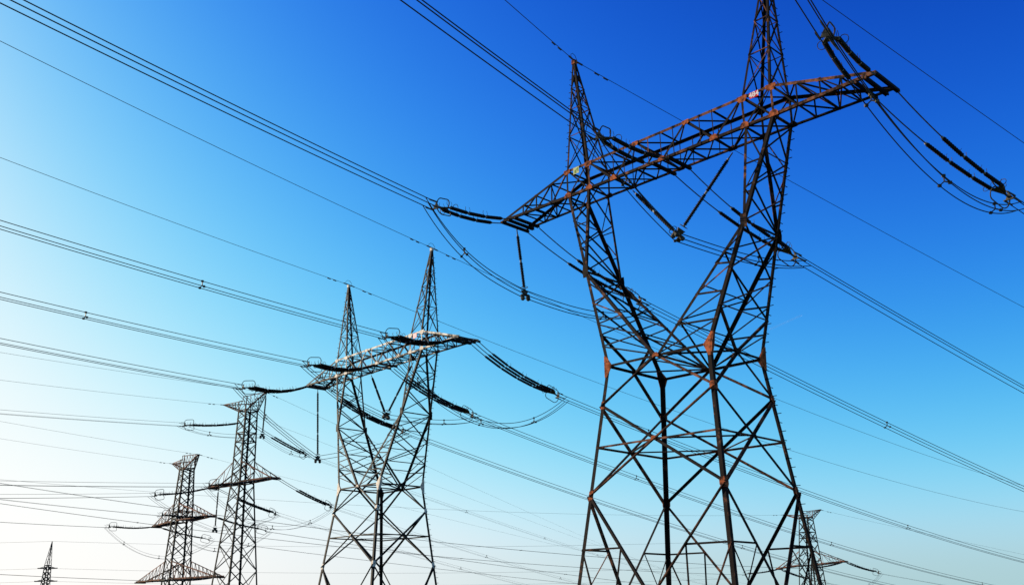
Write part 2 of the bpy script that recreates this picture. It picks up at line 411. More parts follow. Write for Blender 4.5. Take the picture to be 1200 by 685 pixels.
        cp = MB(); cp.box(apex + V((0, 0, -0.12)), (1, 0, 0), (0, 1, 0), (0, 0, 1), 0.22, 0.2, 0.24); cp.build('peak_cap', 'gusset_rust', pk)
        kk = 'oF' if su < 0 else 'oB'
        for i in range(15):
            q = lerp(base[kk], tip[kk], 0.03 + i * 0.062); d = V((su, 0, 0)) if i % 2 else V((0, -1 if su < 0 else 1, 0)); sb = MB(); sb.beam(q - d * 0.04, q + d * 0.13, (0, 0, 1), 0.022, 0.022); sb.build('step_bolt', 'rusty_steel', pk)
    return R

def sign(tower, u, v, z, w_, h_, plate_m, text=None, text_m='sign_white', marks=None):
    p = MB(); p.box((u, v, z), (1, 0, 0), (0, 1, 0), (0, 0, 1), w_, 0.012, h_); o = p.build('number_sign', plate_m, tower)
    if text:
        cu = bpy.data.curves.new('digits', 'FONT'); cu.body = text; cu.align_x = 'CENTER'; cu.align_y = 'CENTER'; cu.size = h_ * 1.15; cu.extrude = 0.003; cu.offset = 0.008
        t = bpy.data.objects.new('digits_source', cu); COL.objects.link(t)
        bpy.context.view_layer.update()
        me = bpy.data.meshes.new_from_object(t.evaluated_get(bpy.context.evaluated_depsgraph_get()))
        bpy.data.objects.remove(t); me.materials.clear(); me.materials.append(M[text_m])
        d = bpy.data.objects.new('sign_digits', me); COL.objects.link(d); d.parent = o
        d.rotation_euler = (math.pi / 2, 0, 0); d.location = (u, v - 0.012, z)
    if marks:
        k = MB()
        for x, y, a, b in marks: k.box((u + x, v - 0.011, z + y), (1, 0, 0), (0, 1, 0), (0, 0, 1), a, 0.008, b)
        k.build('sign_marking', text_m, o)
    return o

Z0 = -3.45
T1 = portal_tower('largest rusty lattice pylon in front, with a red number plate on its crossarm', (D['X'], D['Y'], 0), D['yaw'], Z0)
T2 = copy_tree(T1, swap={'rusty_steel': 'grey_steel', 'gusset_rust': 'grey_gusset'})
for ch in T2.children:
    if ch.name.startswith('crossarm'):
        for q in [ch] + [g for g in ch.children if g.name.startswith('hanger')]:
            q.material_slots[0].link = 'OBJECT'; q.material_slots[0].material = M['glint_steel']
T2.location = (D2['X'], D2['Y'], D2['dz']); T2.rotation_euler = (0, 0, D2['yaw'])
T2['label'] = 'grey lattice pylon with two peaks standing left of the largest rusty pylon'
T1['group'] = T2['group'] = 'two-peaked pylons'
sign(T1, 4.86, -D['vTop'] - 0.05, D['zT'] - 0.17, 0.42, 0.27, 'sign_red', '484')
sign(T1, -4.98, -D['vTop'] - 0.05, D['zT'] - 0.22, 0.36, 0.34, 'sign_pale', text_m='sign_green', marks=[(-0.05, -0.05, 0.1, 0.16), (0.05, 0.05, 0.1, 0.05), (0.11, 0.02, 0.03, 0.2)])
sign(T2, 4.86, -D['vTop'] - 0.05, D['zT'] - 0.25, 0.42, 0.36, 'sign_pink')

def tl(i, u, v, z):                      # tower-local -> world for the two portal towers
    d = D if i == 1 else D2; c, s = math.cos(d['yaw']), math.sin(d['yaw'])
    return V((d['X'] + c * u - s * v, d['Y'] + s * u + c * v, z + d.get('dz', 0)))

# ------------------------------------------------------------------ narrow single-body towers
def narrow_tower(label, C, yaw, ztop, zarm, z0, arms, horns, wtop, warm, wbase, m_body, m_arm, sw=1.0, group=None, dense=1.35, armrise=2.2):
    R = thing('transmission_tower', label, 'pylon', (C[0], C[1], 0), yaw, group)
    def hw(z):
        if z > zarm: return (warm + (wtop - warm) * (z - zarm) / (ztop - zarm)) / 2
        return (wbase + (warm - wbase) * (z - z0) / (zarm - z0)) / 2
    def cn(c, z): su, sv = SGN[c]; h = hw(z); return V((su * h, sv * h, z))
    for c in 'ABCD':
        su, sv = SGN[c]; l = MB()
        zs = [z0, zarm, ztop]
        for i in range(2): l.angle(cn(c, zs[i]), cn(c, zs[i + 1]), (-su, 0, 0), (0, -sv, 0), 0.15 * sw, 0.02)
        lg = l.build('leg', m_body, R)
        ft = MB(); ft.box(cn(c, z0) + V((0, 0, -0.1)), (1, 0, 0), (0, 1, 0), (0, 0, 1), 0.7, 0.7, 0.8); ft.build('concrete_footing', 'concrete', lg)
    for a, b, nin in FACES:
        mb = MB(); z = z0
        while z < ztop - 0.2:
            st = max(0.9, hw(z) * 2 * dense * 0.62); z2 = min(ztop, z + st)
            if ztop - z2 < 0.4: z2 = ztop
            mb.brace(cn(a, z), cn(b, z2), nin, 0.075 * sw); mb.brace(cn(b, z), cn(a, z2), nin, 0.075 * sw)
            z = z2
        for zz in (zarm, ztop, (zarm + ztop) / 2 + 1.4, (zarm + ztop) / 2 + .5): mb.brace(cn(a, zz), cn(b, zz), nin, 0.09 * sw)
        mb.build('bracing_panel', m_body, R)
    for s, L, za, vt, dz in arms:
        mb = MB(); h = hw(za)
        tipz = za + dz
        def bot(t, sv): return V((s * (h + (L - h) * t), sv * (h + (vt - h) * t), za + dz * t))
        def top(t, sv): 
            ht = hw(za + armrise); return V((s * (ht + (L - 0.25 - ht) * t), sv * (ht + (vt - ht) * t), za + armrise + (tipz + 0.1 - za - armrise) * t))
        for sv in (-1, 1):
            mb.angle(bot(0, sv), bot(1, sv), (0, -sv, 0), (0, 0, 1), 0.14 * sw, 0.02); mb.angle(top(0, sv), top(1, sv), (0, -sv, 0), (0, 0, -1), 0.09 * sw, 0.012)
            n = max(3, int((L - h) / 1.4))
            for i in range(n):
                mb.brace(bot((i + 1) / n, sv), top(i / n, sv), (0, -sv, 0), 0.055 * sw)
                if i: mb.brace(bot(i / n, sv), top(i / n, sv), (0, -sv, 0), 0.055 * sw)
        n = max(4, int((L - h) / 1.0))
        for i in range(n):
            k = 1 if i % 2 else -1
            mb.brace(bot(i / n, k), bot((i + 1) / n, -k), (0, 0, 1), 0.075 * sw); mb.brace(bot((i + 1) / n, -1), bot((i + 1) / n, 1), (0, 0, 1), 0.075 * sw)
        arm = mb.build('crossarm', m_arm, R)
        for u in (L, L - 0.55):
            hb = MB(); hb.beam((s * u, -vt - .15, tipz - .04), (s * u, vt + .15, tipz - .04), (0, 0, 1), 0.12, 0.16); hb.build('hanger_beam', m_arm, arm)
    for s, L, zb, zt_in, ztip, in horns:          # top bracket reaching out to the earth-wire clamp
        mb = MB(); h = hw(ztop)
        for sv in (-1, 1):
            lo, hi = V((s * h, sv * h, zb)), V((s * h, sv * h, zt_in)); tp = V((s * L, sv * 0.12, ztip))
            mb.angle(lo, tp, (0, -sv, 0), (0, 0, 1), 0.09 * sw, 0.012); mb.angle(hi, tp + V((0, 0, .08)), (0, -sv, 0), (0, 0, -1), 0.08 * sw, 0.012)
            for i in range(4):
                mb.brace(lerp(lo, tp, (i + 1) / 5), lerp(hi, tp, i / 5), (0, -sv, 0), 0.05 * sw); mb.brace(lerp(lo, tp, (i + 1) / 5), lerp(hi, tp, (i + 1) / 5), (0, -sv, 0), 0.05 * sw)
        for i in range(5):
            t = i / 5; mb.brace(lerp(V((s * h, -h, zb)), V((s * L, -.12, ztip)), t), lerp(V((s * h, h, zb)), V((s * L, .12, ztip)), t + .2 if t < .8 else 1), (0, 0, 1), 0.05 * sw)
        # cap over the body
        mb.brace(V((0, -h, zt_in)), V((s * h, -h, zt_in)), (0, 1, 0), 0.08 * sw); mb.brace(V((0, h, zt_in)), V((s * h, h, zt_in)), (0, -1, 0), 0.08 * sw)
        for sv in (-1, 1):
            mb.brace(V((s * h, sv * h, ztop)), V((s * h, sv * h, zt_in)), (0, -sv, 0), 0.09 * sw); mb.brace(V((s * h, sv * h, ztop)), V((0, sv * h, zt_in)), (0, -sv, 0), 0.07 * sw)
        mb.build('earthwire_bracket', m_arm, R)
    return R

narrow_tower('slim dark lattice pylon with one crossarm, just left of the grey two-peaked pylon', (-28.12, 101.16), RAD(-43.2), 21.6, 14.0, ground_z(-28, 101),
             [(-1, 6.1, 14.0, .45, 0), (1, 6.1, 14.0, .45, 0)], [(1, 3.3, 21.4, 23.0, 23.1), (-1, 5.0, 21.5, 22.6, 22.9)], 1.5, 1.75, 4.6, 'far_steel', 'far_rust', 1.1, 'narrow pylons')
narrow_tower('slim lattice pylon with two crossarms, farthest left of the close pylons', (-41.44, 123.22), RAD(-52.1), 18.6, 5.05, ground_z(-41, 123),
             [(-1, 9.8, 12.0, .5, 0), (1, 9.8, 12.0, .5, 0), (-1, 13.9, 5.05, .5, 0), (1, 13.9, 5.05, .5, 0)],
             [(1, 3.8, 18.3, 20.1, 19.9), (-1, 5.6, 18.4, 19.7, 19.8)], 1.5, 2.7, 3.4, 'far_steel', 'far_rust', 1.25, 'narrow pylons')
narrow_tower('small distant rust-tinted pylon seen through the right leg of the largest pylon', (46.9, 158.19), RAD(-50), 15.0, 7.6, ground_z(46.9, 158.2),
             [(-1, 6.2, 7.6, .45, -.35), (1, 6.3, 7.6, .45, .35)], [(1, 2.9, 14.6, 15.9, 16.0), (-1, 4.2, 14.7, 15.4, 15.7)], 1.6, 2.6, 5.2, 'far_steel', 'far_rust', 1.15, 'narrow pylons')

def spike_tower():
    R = thing('transmission_tower', 'tiny pylon with a single spike and two short crossarms at the lower left edge', 'pylon', (-105.6, 226.6, 0), RAD(-5))
    z0 = ground_z(-105, 226); zt = 11.4
    def cn(c, z): su, sv = SGN[c]; h = 0.55 + (zt - z) * 0.045; return V((su * h, sv * h, z))
    for c in 'ABCD':
        l = MB(); su, sv = SGN[c]; l.angle(cn(c, z0), cn(c, zt), (-su, 0, 0), (0, -sv, 0), 0.16, 0.025); l.build('leg', 'far_steel', R)
    for a, b, nin in FACES:
        mb = MB(); z = z0
        while z < zt - .1:
            z2 = min(zt, z + 1.15); mb.brace(cn(a, z), cn(b, z2), nin, .12); mb.brace(cn(b, z), cn(a, z2), nin, .12); z = z2
        mb.build('bracing_panel', 'far_steel', R)
    mb = MB(); tip = V((0.25, 0, 16.6))
    for c in 'ABCD': su, sv = SGN[c]; mb.angle(cn(c, zt), tip + V((su * .06, sv * .06, 0)), (-su, 0, 0), (0, -sv, 0), .11, .016)
    for a, b, nin in FACES:
        for j in range(3):
            p = lambda c, t: lerp(cn(c, zt), tip, t); mb.brace(p(a, j * .28), p(b, j * .28 + .28), nin, .05)
    mb.build('earthwire_peak', 'far_steel', R)
    for z, L in ((10.55, 2.35), (7.75, 2.7)):
        for s in (-1, 1):
            a = MB(); h = 0.6
            for sv in (-1, 1): a.angle(V((s * h, sv * h, z)), V((s * L, sv * .1, z + .05)), (0, -sv, 0), (0, 0, 1), .2, .03); a.angle(V((s * h, sv * h, z + .5)), V((s * L, sv * .1, z + .12)), (0, -sv, 0), (0, 0, -1), .09, .014)
            for i in range(3): a.brace(V((s * (h + (L - h) * i / 3), -h * (1 - i / 3) - .1 * i / 3, z + .02)), V((s * (h + (L - h) * (i + 1) / 3), h * (1 - (i + 1) / 3) + .1 * (i + 1) / 3, z + .02)), (0, 0, 1), .07)
            a.build('crossarm', 'far_steel', R)
    return R
spike_tower()

# ------------------------------------------------------------------ insulators, fittings, wires
def insulator_mesh(L=1.40, n=20, r=0.093):
    mb = MB(); prof = [(0, 0.02), (0, 0.055), (0.05, 0.055), (0.06, 0.04)]
    a, b = 0.07, L - 0.07; p = (b - a) / n
    for i in range(n):
        x = a + i * p; prof += [(x + p * .1, 0.055), (x + p * .45, r if i % 2 else r * .85), (x + p * .65, r if i % 2 else r * .85), (x + p * .95, 0.055)]
    prof += [(L - 0.06, 0.04), (L - 0.05, 0.055), (L, 0.055), (L, 0.02)]
    mb.lathe(prof, 9); me = bpy.data.meshes.new('insulator'); me.from_pydata(mb.v, [], mb.f); me.materials.append(M['insulator']); me.materials.append(M['cap_metal'])
    for q in me.polygons:
        q.use_smooth = True
        if q.center.x < 0.062 or q.center.x > L - 0.062: q.material_index = 1
    return me
INS = insulator_mesh(); INS_L = 1.40
def put_insulator(root, base, a, b):
    o = bpy.data.objects.new('insulator', INS); COL.objects.link(o); o.parent = root
    d = b - a; o.location = a - base; o.rotation_mode = 'QUATERNION'; o.rotation_quaternion = d.to_track_quat('X', 'Z'); o.scale = (d.length / INS_L, 1, 1)
    return o
def ring_pts(c, x, y, L, H, n=6):
    r = H * 0.48; pts = []
    for sx, sy, a0 in ((1, 1, 0), (-1, 1, 90), (-1, -1, 180), (1, -1, 270)):
        for i in range(n + 1):
            a = RAD(a0 + 90 * i / n); pts.append(c + x * (sx * (L / 2 - r) + r * math.cos(a)) + y * (sy * (H / 2 - r) + r * math.sin(a)))
    return pts
TRI = ((0.0, 0.22), (-0.19, -0.11), (0.19, -0.11))      # triangular bundle: sideways, up

def tension_set(label, arm_pts, yoke, az, group, sag=0.16, ring=1.05, ins_len=4.3):
    """dead-end set: parallel strings from the crossarm to the yoke that takes the conductor bundle"""
    yoke = V(yoke); base = sum((V(p) for p in arm_pts), V()) / len(arm_pts)
    R = thing('insulator_set', label, 'insulator string', base, 0, group)
    d = (yoke - base).normalized(); side = V((0, 0, 1)).cross(d).normalized(); up = d.cross(side)
    wd = V((math.cos(az), math.sin(az), -0.1)).normalized()
    n = len(arm_pts); ends = []
    order = sorted(arm_pts, key=lambda p: (V(p) - base).dot(side))
    L = (yoke - base).length; f1 = 1 - 0.75 / L; f0 = max(0.05, f1 - ins_len / L)
    for i, p in enumerate(order):
        p = V(p); e = yoke - d * 0.75 + side * ((i - (n - 1) / 2) * (0.44 if n == 2 else 0.36)) 
        def P(t, p=p, e=e):
            q = lerp(p, e, t / f1); s = t / f1; return q + V((0, 0, -sag * 4 * s * (1 - s)))
        m = MB(); m.tube([P(f0 * k / 4) - base for k in range(5)], 0.028, 6); m.build('link_rod', 'fitting', R)
        ns = 3 if ins_len < 5 else 4
        for k in range(ns):
            a = f0 + (f1 - f0) * k / ns; b = f0 + (f1 - f0) * (k + 1) / ns
            put_insulator(R, base, P(a), P(b))
        for k in range(1, ns + 1):
            q = P(f0 + (f1 - f0) * k / ns) - base; h = MB()
            h.tube([q - d * .14 + up * .3, q - d * .2 + up * .17, q - d * .09, q + d * .09, q + d * .2 + up * .17, q + d * .14 + up * .3], 0.011, 4)
            h.build('arcing_horn', 'fitting', R)
        ends.append(e - base)
    y = yoke - base
    m = MB(); s2 = side * (0.26 if n == 2 else 0.42)
    m.plate([ends[0] - side * .06, ends[0] - side * .02 - d * .08, ends[-1] + side * .02 - d * .08, ends[-1] + side * .06, y - d * .28 + side * .05, y - d * .28 - side * .05], up, 0.03)
    m.build('yoke_plate', 'fitting', R)
    m = MB(); m.beam(y - d * .36, y + d * .02, up, .05, .09)
    c = [y + side * a * 1.05 + V((0, 0, b * 1.05)) for a, b in TRI]
    m.plate(c, d, 0.04)
    for q in c: m.beam(q - d * .08, q + wd * .5, up, .055, .055)
    m.build('conductor_clamp', 'fitting', R)
    upv = (up * 0.92 + side * 0.39).normalized(); dnv = (up * 0.92 - side * 0.39).normalized()
    for k, vv in ((1, upv), (-1, dnv)):
        m = MB(); cc = y - d * 0.45 + vv * (k * 0.25 * ring); m.tube(ring_pts(cc, d, vv, 1.15 * ring, 0.55 * ring), 0.026, 6, True)
        m.tube([y - d * .35, cc - vv * (k * .2 * ring)], .018, 5); m.build('shield_ring', 'fitting', R)
    for s in (-1, 1):
        m = MB(); cc = (ends[0] if s < 0 else ends[-1]) + side * (s * .14); m.tube([cc - d * .25 + (side * math.cos(RAD(t)) * s + up * math.sin(RAD(t))) * .15 for t in range(0, 360, 36)], .014, 5, True); m.build('arcing_ring', 'fitting', R)
    return R

def path(A, az, a, b, t0, t1, n):
    A = V(A); return [A + V((math.cos(az) * t, math.sin(az) * t, a * t + b * t * t)) for t in (t0 + (t1 - t0) * (i / n) ** 1.5 for i in range(n + 1))]
def spacer(pts3, parent, base):
    m = MB(); c = sum((V(p) for p in pts3), V()) / len(pts3) - base
    for p in pts3: m.beam(c, V(p) - base, (V(p) - base - c).orthogonal(), .04, .04); m.box(V(p) - base, (1, 0, 0), (0, 1, 0), (0, 0, 1), .11, .11, .09)
    return m.build('spacer', 'fitting', parent)
def bundle(label, yoke, azd, a, b, length, group, r=0.021, spacers=(), n_wire=3):
    az = RAD(azd); yoke = V(yoke); R = thing('conductor_bundle', label, 'power line', yoke, 0, group)
    sd = V((-math.sin(az), math.cos(az), 0))
    offs = [sd * x + V((0, 0, y)) for x, y in (TRI if n_wire == 3 else TRI[1:])]
    for o in offs:
        m = MB(); m.tube([p - yoke + o for p in path(yoke, az, a, b, 0.3, length, 46)], r, 6); m.build('wire', 'wire', R, True)
    sp = list(spacers); t = (sp[-1] if sp else 12) + 38
    while t < length - 5: sp.append(t); t += 42
    for t in sp:
        p = yoke + V((math.cos(az) * t, math.sin(az) * t, a * t + b * t * t)); spacer([p + o for o in offs], R, yoke)
    return R
def earth_wire(label, A, azd, a, b, length, group, r=0.017, clamp=True):
    az = RAD(azd); A = V(A); R = thing('earth_wire', label, 'power line', A, 0, group)
    m = MB(); m.tube([p - A for p in path(A, az, a, b, 0, length, 50)], r, 6); m.build('wire', 'wire', R, True)
    if clamp:
        d = V((math.cos(az), math.sin(az), a)).normalized()
        m = MB(); m.beam(V((0, 0, 0)), d * .55, (0, 0, 1), .06, .07); m.build('wire_clamp', 'fitting', R)
        for t in (1.5, 2.1):
            m = MB(); m.beam(d * t + V((0, 0, -.05)) - d * .16, d * t + V((0, 0, -.05)) + d * .16, (0, 0, 1), .05, .055); m.beam(d * t + V((0, 0, .01)), d * t + V((0, 0, -.06)), d, .03, .03); m.build('vibration_damper', 'fitting', R)
    return R
def jumper(label, a, b, support=None, sag=0.6, group='jumper loops', r=0.021, sag2=None, bulge=None, nsp=3):
    """slack loop under the crossarm that joins the two yokes of a phase"""
    a, b = V(a), V(b); base = (a + b) / 2; R = thing('jumper_loop', label, 'jumper cable', base, 0, group)
    def half(p, q, s, n, k): return [lerp(p, q, t) + V((0, 0, -s * 4 * (t * (1 - t)) * (1 + k * (1 - 2 * t)))) for t in (i / n for i in range(n + 1))]
    if support is not None:
        S_ = V(support); pts = half(a, S_, sag, 22, 0.35)[:-1] + half(S_, b, sag if sag2 is None else sag2, 22, -0.35)
    else: pts = half(a, b, sag, 44, 0)
    if bulge is not None:
        n = len(pts); pts = [p + V(bulge) * math.sin(math.pi * i / (n - 1)) for i, p in enumerate(pts)]
    hd = V((b.x - a.x, b.y - a.y, 0)).normalized(); sd = V((-hd.y, hd.x, 0)); offs = [sd * x + V((0, 0, y)) for x, y in TRI]
    for o in offs: m = MB(); m.tube([p + o - base for p in pts], r, 6); m.build('wire', 'wire', R, True)
    for k in range(nsp):
        p = pts[int((k + .6) / (nsp + .2) * (len(pts) - 1))]; spacer([p + o for o in offs], R, base)
    return R
def support_string(label, top, bottom, group, weights=True):
    top, bottom = V(top), V(bottom); R = thing('jumper_support', label, 'insulator string', top, 0, group)
    d = (bottom - top); L = d.length; d.normalize()
    m = MB(); m.tube([V((0, 0, 0)), d * .3], .03, 6); m.build('link_rod', 'fitting', R)
    n = max(2, round((L - .6) / 1.5)); s = .3; e = L - .25
    for k in range(n): put_insulator(R, top, top + d * (s + (e - s) * k / n), top + d * (s + (e - s) * (k + 1) / n))
    m = MB(); x = d.orthogonal().normalized(); y = d.cross(x)
    m.tube([d * e + (x * math.cos(RAD(t)) + y * math.sin(RAD(t))) * .19 for t in range(0, 360, 30)], .016, 5, True); m.tube([d * e - x * .19, d * e + x * .19], .012, 4); m.build('arcing_ring', 'fitting', R)
    m = MB(); m.plate([d * (L - .1) + x * .26, d * (L - .1) - x * .26, d * (L + .2) - x * .08, d * (L + .2) + x * .08], y, .04); m.build('yoke_plate', 'fitting', R)
    if weights:
        for q in (-.2, .2):
            m = MB(); m.lathe([(0, .02), (.03, .1), (.28, .11), (.34, .05)], 8); o = m.build('hold_down_weight', 'fitting', R)
            o.location = d * (L + .1) + x * q; o.rotation_mode = 'QUATERNION'; o.rotation_quaternion = d.to_track_quat('X', 'Z')
    return R

GW, GI, GE, GS = 'bundled power lines', 'tension insulator sets', 'earth wires', 'jumper support strings'
# yoke position, azimuth, start slope, curvature of every bundle of the two portal towers
YK = {(1, 'F', 'L'): ((-3.416, 40.416, 18.913), 236.83, -0.0484, 0.000746, []), (1, 'F', 'M'): ((3.404, 33.586, 18.913), 237.62, -0.0653, 0.000746, []),
      (1, 'F', 'R'): ((10.055, 26.677, 18.913), 237.81, -0.0549, 0.000746, []),
      (1, 'B', 'L'): ((7.076, 51.032, 17.682), 36.31, -0.2216, 0.000618, [22.4]), (1, 'B', 'M'): ((13.782, 44.036, 17.682), 35.38, -0.2199, 0.000618, []),
      (1, 'B', 'R'): ((20.729, 36.959, 17.682), 32.67, -0.2174, 0.000618, []),
      (2, 'F', 'L'): ((-20.584, 72.158, 17.651), 230.87, -0.0174, 0.000667, []), (2, 'F', 'M'): ((-14.153, 65.085, 17.651), 230.76, -0.0184, 0.000667, [16.1]),
      (2, 'F', 'R'): ((-7.831, 57.893, 17.651), 230.81, -0.0074, 0.000667, [13.2]),
      (2, 'B', 'L'): ((-9.616, 83.489, 16.19), 42.87, -0.1886, 0.000558, []), (2, 'B', 'M'): ((-3.242, 76.24, 16.19), 42.27, -0.1831, 0.000558, [19.7, 52.6]),
      (2, 'B', 'R'): ((3.298, 69.047, 16.19), 41.17, -0.1703, 0.000558, [9.8, 49.4])}
TN = {1: 'largest rusty pylon', 2: 'grey two-peaked pylon'}
PN = {'L': 'left arm tip', 'M': 'crossarm middle', 'R': 'right arm tip'}
HN = {'F': 'reaching up-left', 'B': 'reaching down-right'}
for (i, n, k), (yk, az, a, b, sp) in YK.items():
    sv = -1 if n == 'F' else 1
    if k == 'M': us = [-.42, .42] if i == 1 else [-.42, 0, .42]; v = D['vB'] + .1
    else:
        us = [D['uT1'], D['uT2']] if i == 1 else [D['uT1'], (D['uT1'] + D['uT2']) / 2, D['uT2']]
        if k == 'L': us = [-u for u in us]
        v = D['vT'] + .08
    arm = [tl(i, u, sv * v, D['zB'] - .1) for u in us]
    tension_set('dark insulator strings at the %s of the %s, %s' % (PN[k], TN[i], HN[n]), arm, yk, RAD(az), GI, ins_len=4.3 if i == 1 else 6.2, ring=.8 if i == 1 and n == 'F' else 1.05, sag=.38 if i == 2 else (.16 if n == 'F' else .3))
    bundle('three parallel wires %s from the %s of the %s' % ('running up-left' if n == 'F' else 'running down-right', PN[k], TN[i]), yk, az, a, b, 300 if n == 'B' else (75 if i == 1 else 150), GW, spacers=sp)
ap = {(1, 'l'): tl(1, -D['uA'], 0, D['zA']), (1, 'r'): tl(1, D['uA'], 0, D['zA']), (2, 'l'): tl(2, -D['uA'], 0, D['zA']), (2, 'r'): tl(2, D['uA'], 0, D['zA'])}
for i, s, az, a, b, L, dr in ((1, 'l', 237.62, -.0345, .0004, 75, 'up-left'), (1, 'r', 237.62, -.0345, .0004, 75, 'up-left'), (1, 'l', 35.05, -.1596, .00032, 300, 'down-right'), (1, 'r', 35.08, -.1584, .00032, 300, 'down-right'),
                         (2, 'l', 230.71, .0196, .000594, 150, 'up-left'), (2, 'r', 231.41, .0408, .000594, 150, 'up-left'), (2, 'l', 41.92, -.1473, .0005, 300, 'down-right'), (2, 'r', 42.4, -.1418, .0005, 300, 'down-right')):
    e = earth_wire('single thin wire from the %s peak of the %s running %s' % ('left' if s == 'l' else 'right', TN[i], dr), ap[(i, s)], az, a, b, L, GE)
    if dr == 'up-left':
        m = MB(); m.tube([V((math.cos(RAD(az)) * x, math.sin(RAD(az)) * x, z)) for x, z in ((.3, 0), (.34, .18), (.15, .34), (-.1, .34), (-.3, .16), (-.33, -.02))], .014, 5); m.build('bypass_loop', 'wire', e)

def yo(i, n, k, t):                      # point on a bundle t metres out from its yoke
    yk, az, a, b, _ = YK[(i, n, k)]; return V(yk) + V((math.cos(RAD(az)) * t, math.sin(RAD(az)) * t, a * t))
for i in (1, 2):
    zB = D['zB'] - .15
    if i == 1: topL, botL = tl(1, -D['uT2'], .12, zB), tl(1, -D['uT2'] + .1, .55, D['zB'] - 3.5)
    else: topL, botL = tl(2, -9.6, 0, zB), tl(2, -9.6, .35, D['zB'] - 5.75)
    support_string('dark insulator string hanging from the left arm tip of the %s' % TN[i], topL, botL, GS)
    jumper('slack cable loop under the left arm of the %s' % TN[i], yo(i, 'F', 'L', .8), yo(i, 'B', 'L', .9), botL + V((0, 0, -.1)), .75 if i == 1 else .3)
    botM = tl(i, 0.05, .28 if i == 2 else .1, D['zB'] - (3.2 if i == 1 else 3.65))
    for s, nm in ((-1, 'left'), (1, 'right')):
        support_string('%s half of the V-shaped insulator pair under the %s crossarm' % (nm, TN[i]), tl(i, s * 2.75, D['vB'] * .9, zB), botM + V((0, 0, .0)) + (tl(i, s * .12, 0, 0) - tl(i, 0, 0, 0)), GS)
    jumper('slack cable loop below the V-shaped insulators of the %s' % TN[i], yo(i, 'F', 'M', .6), yo(i, 'B', 'M', .9), botM + V((0, 0, -.25)), .35)
    jumper('slack cable loop under the right arm of the %s' % TN[i], yo(i, 'F', 'R', .6), yo(i, 'B', 'R', .9), None, 2.1 if i == 1 else 3.6)

# --- the narrow towers' line gear
N3, N4, N5 = ((-28.12, 101.16), RAD(-43.2)), ((-41.44, 123.22), RAD(-52.1)), ((46.9, 158.19), RAD(-50))
def nl(N, u, v, z):
    (x, y), w_ = N; return V((x + math.cos(w_) * u - math.sin(w_) * v, y + math.sin(w_) * u + math.cos(w_) * v, z))
far = [
 (N3, 'L', 'F', [(-6.1, -.6, 13.95), (-5.55, -.6, 13.95)], (-35.944, 98.163, 12.515), 245.12, -.1128, .0005, 'slim one-armed pylon', 'left arm tip', 190),
 (N3, 'R', 'F', [(6.1, -.6, 13.95), (5.55, -.6, 13.95)], (-28.187, 90.503, 12.515), 236.41, -.098, .0005, 'slim one-armed pylon', 'right arm tip', 190),
 (N3, 'U', 'F', [(-.3, -.8, 20.2), (.3, -.8, 20.2)], (-32.267, 94.088, 18.815), 240.89, -.1099, .0005, 'slim one-armed pylon', 'upper body', 190),
 (N3, 'U', 'B', [(-.3, .8, 20.2), (.3, .8, 20.2)], (-24.032, 111.962, 18.528), 70.78, -.0470, .000060, 'slim one-armed pylon', 'upper body', 330),
 (N3, 'L', 'B', [(-6.1, .6, 13.95), (-5.55, .6, 13.95)], (-27.97, 115.605, 12.228), 67.16, -.1009, .000178, 'slim one-armed pylon', 'left arm tip', 230),
 (N3, 'R', 'B', [(6.1, .6, 13.95), (5.55, .6, 13.95)], (-20.008, 107.686, 12.228), 71.59, -.0680, .000110, 'slim one-armed pylon', 'right arm tip', 290),
 (N4, 'L', 'F', [(-9.8, -.6, 11.95), (-9.25, -.6, 11.95)], (-50.753, 124.048, 11.545), 245.58, -.0372, .000503, 'slim two-armed pylon', 'upper left arm tip', 180),
 (N4, 'R', 'F', [(9.8, -.6, 11.95), (9.25, -.6, 11.95)], (-38.759, 108.706, 11.545), 246.25, -.0168, .000503, 'slim two-armed pylon', 'upper right arm tip', 180),
 (N4, 'R2', 'F', [(13.9, -.6, 5.0), (13.35, -.6, 5.0)], (-36.682, 105.637, 4.545), 241.77, .0028, .000503, 'slim two-armed pylon', 'lower right arm tip', 160),
 (N4, 'L', 'B', [(-9.8, .6, 11.95), (-9.25, .6, 11.95)], (-40.611, 132.201, 10.446), 40.0, -.0850, .000180, 'slim two-armed pylon', 'upper left arm tip', 200),
 (N4, 'R', 'B', [(9.8, .6, 11.95), (9.25, .6, 11.95)], (-29.4, 117.3, 10.446), 42.0, -.0900, .000180, 'slim two-armed pylon', 'upper right arm tip', 200),
 (N5, 'L', 'F', [(-6.2, -.6, 7.2), (-5.65, -.6, 7.2)], (36.784, 159.493, 6.4), 208.62, .0082, .000502, 'small distant rust-tinted pylon', 'left arm tip', 150),
 (N5, 'R', 'B', [(6.3, .6, 7.9), (5.75, .6, 7.9)], (57.046, 157.011, 6.417), 30.28, -.1130, .000180, 'small distant rust-tinted pylon', 'right arm tip', 220),
 (N5, 'L', 'B', [(-6.2, .6, 7.2), (-5.65, .6, 7.2)], (49.2, 165.9, 5.6), 30.28, -.1130, .000180, 'small distant rust-tinted pylon', 'left arm tip', 220),
 (N5, 'R', 'F', [(6.3, -.6, 7.9), (5.75, -.6, 7.9)], (44.8, 149.9, 6.9), 208.62, .0082, .000502, 'small distant rust-tinted pylon', 'right arm tip', 150),
]
for N, k, n, arm, yk, az, a, b, tn, pn, L in far:
    tension_set('thin insulator strings at the %s of the %s, %s' % (pn, tn, 'pulled left' if n == 'F' else 'pulled right'), [nl(N, *p) for p in arm], yk, RAD(az), GI, sag=.15, ins_len=6.4)
    bundle('faint wires leading %s from the %s of the %s' % ('left' if n == 'F' else 'right', pn, tn), yk, az, a, b, L, GW, r=.0125, n_wire=3 if N is N3 else 2)
FY = {(id(N), k, n): (V(yk), RAD(az), a) for N, k, n, arm, yk, az, a, b, tn, pn, L in far}
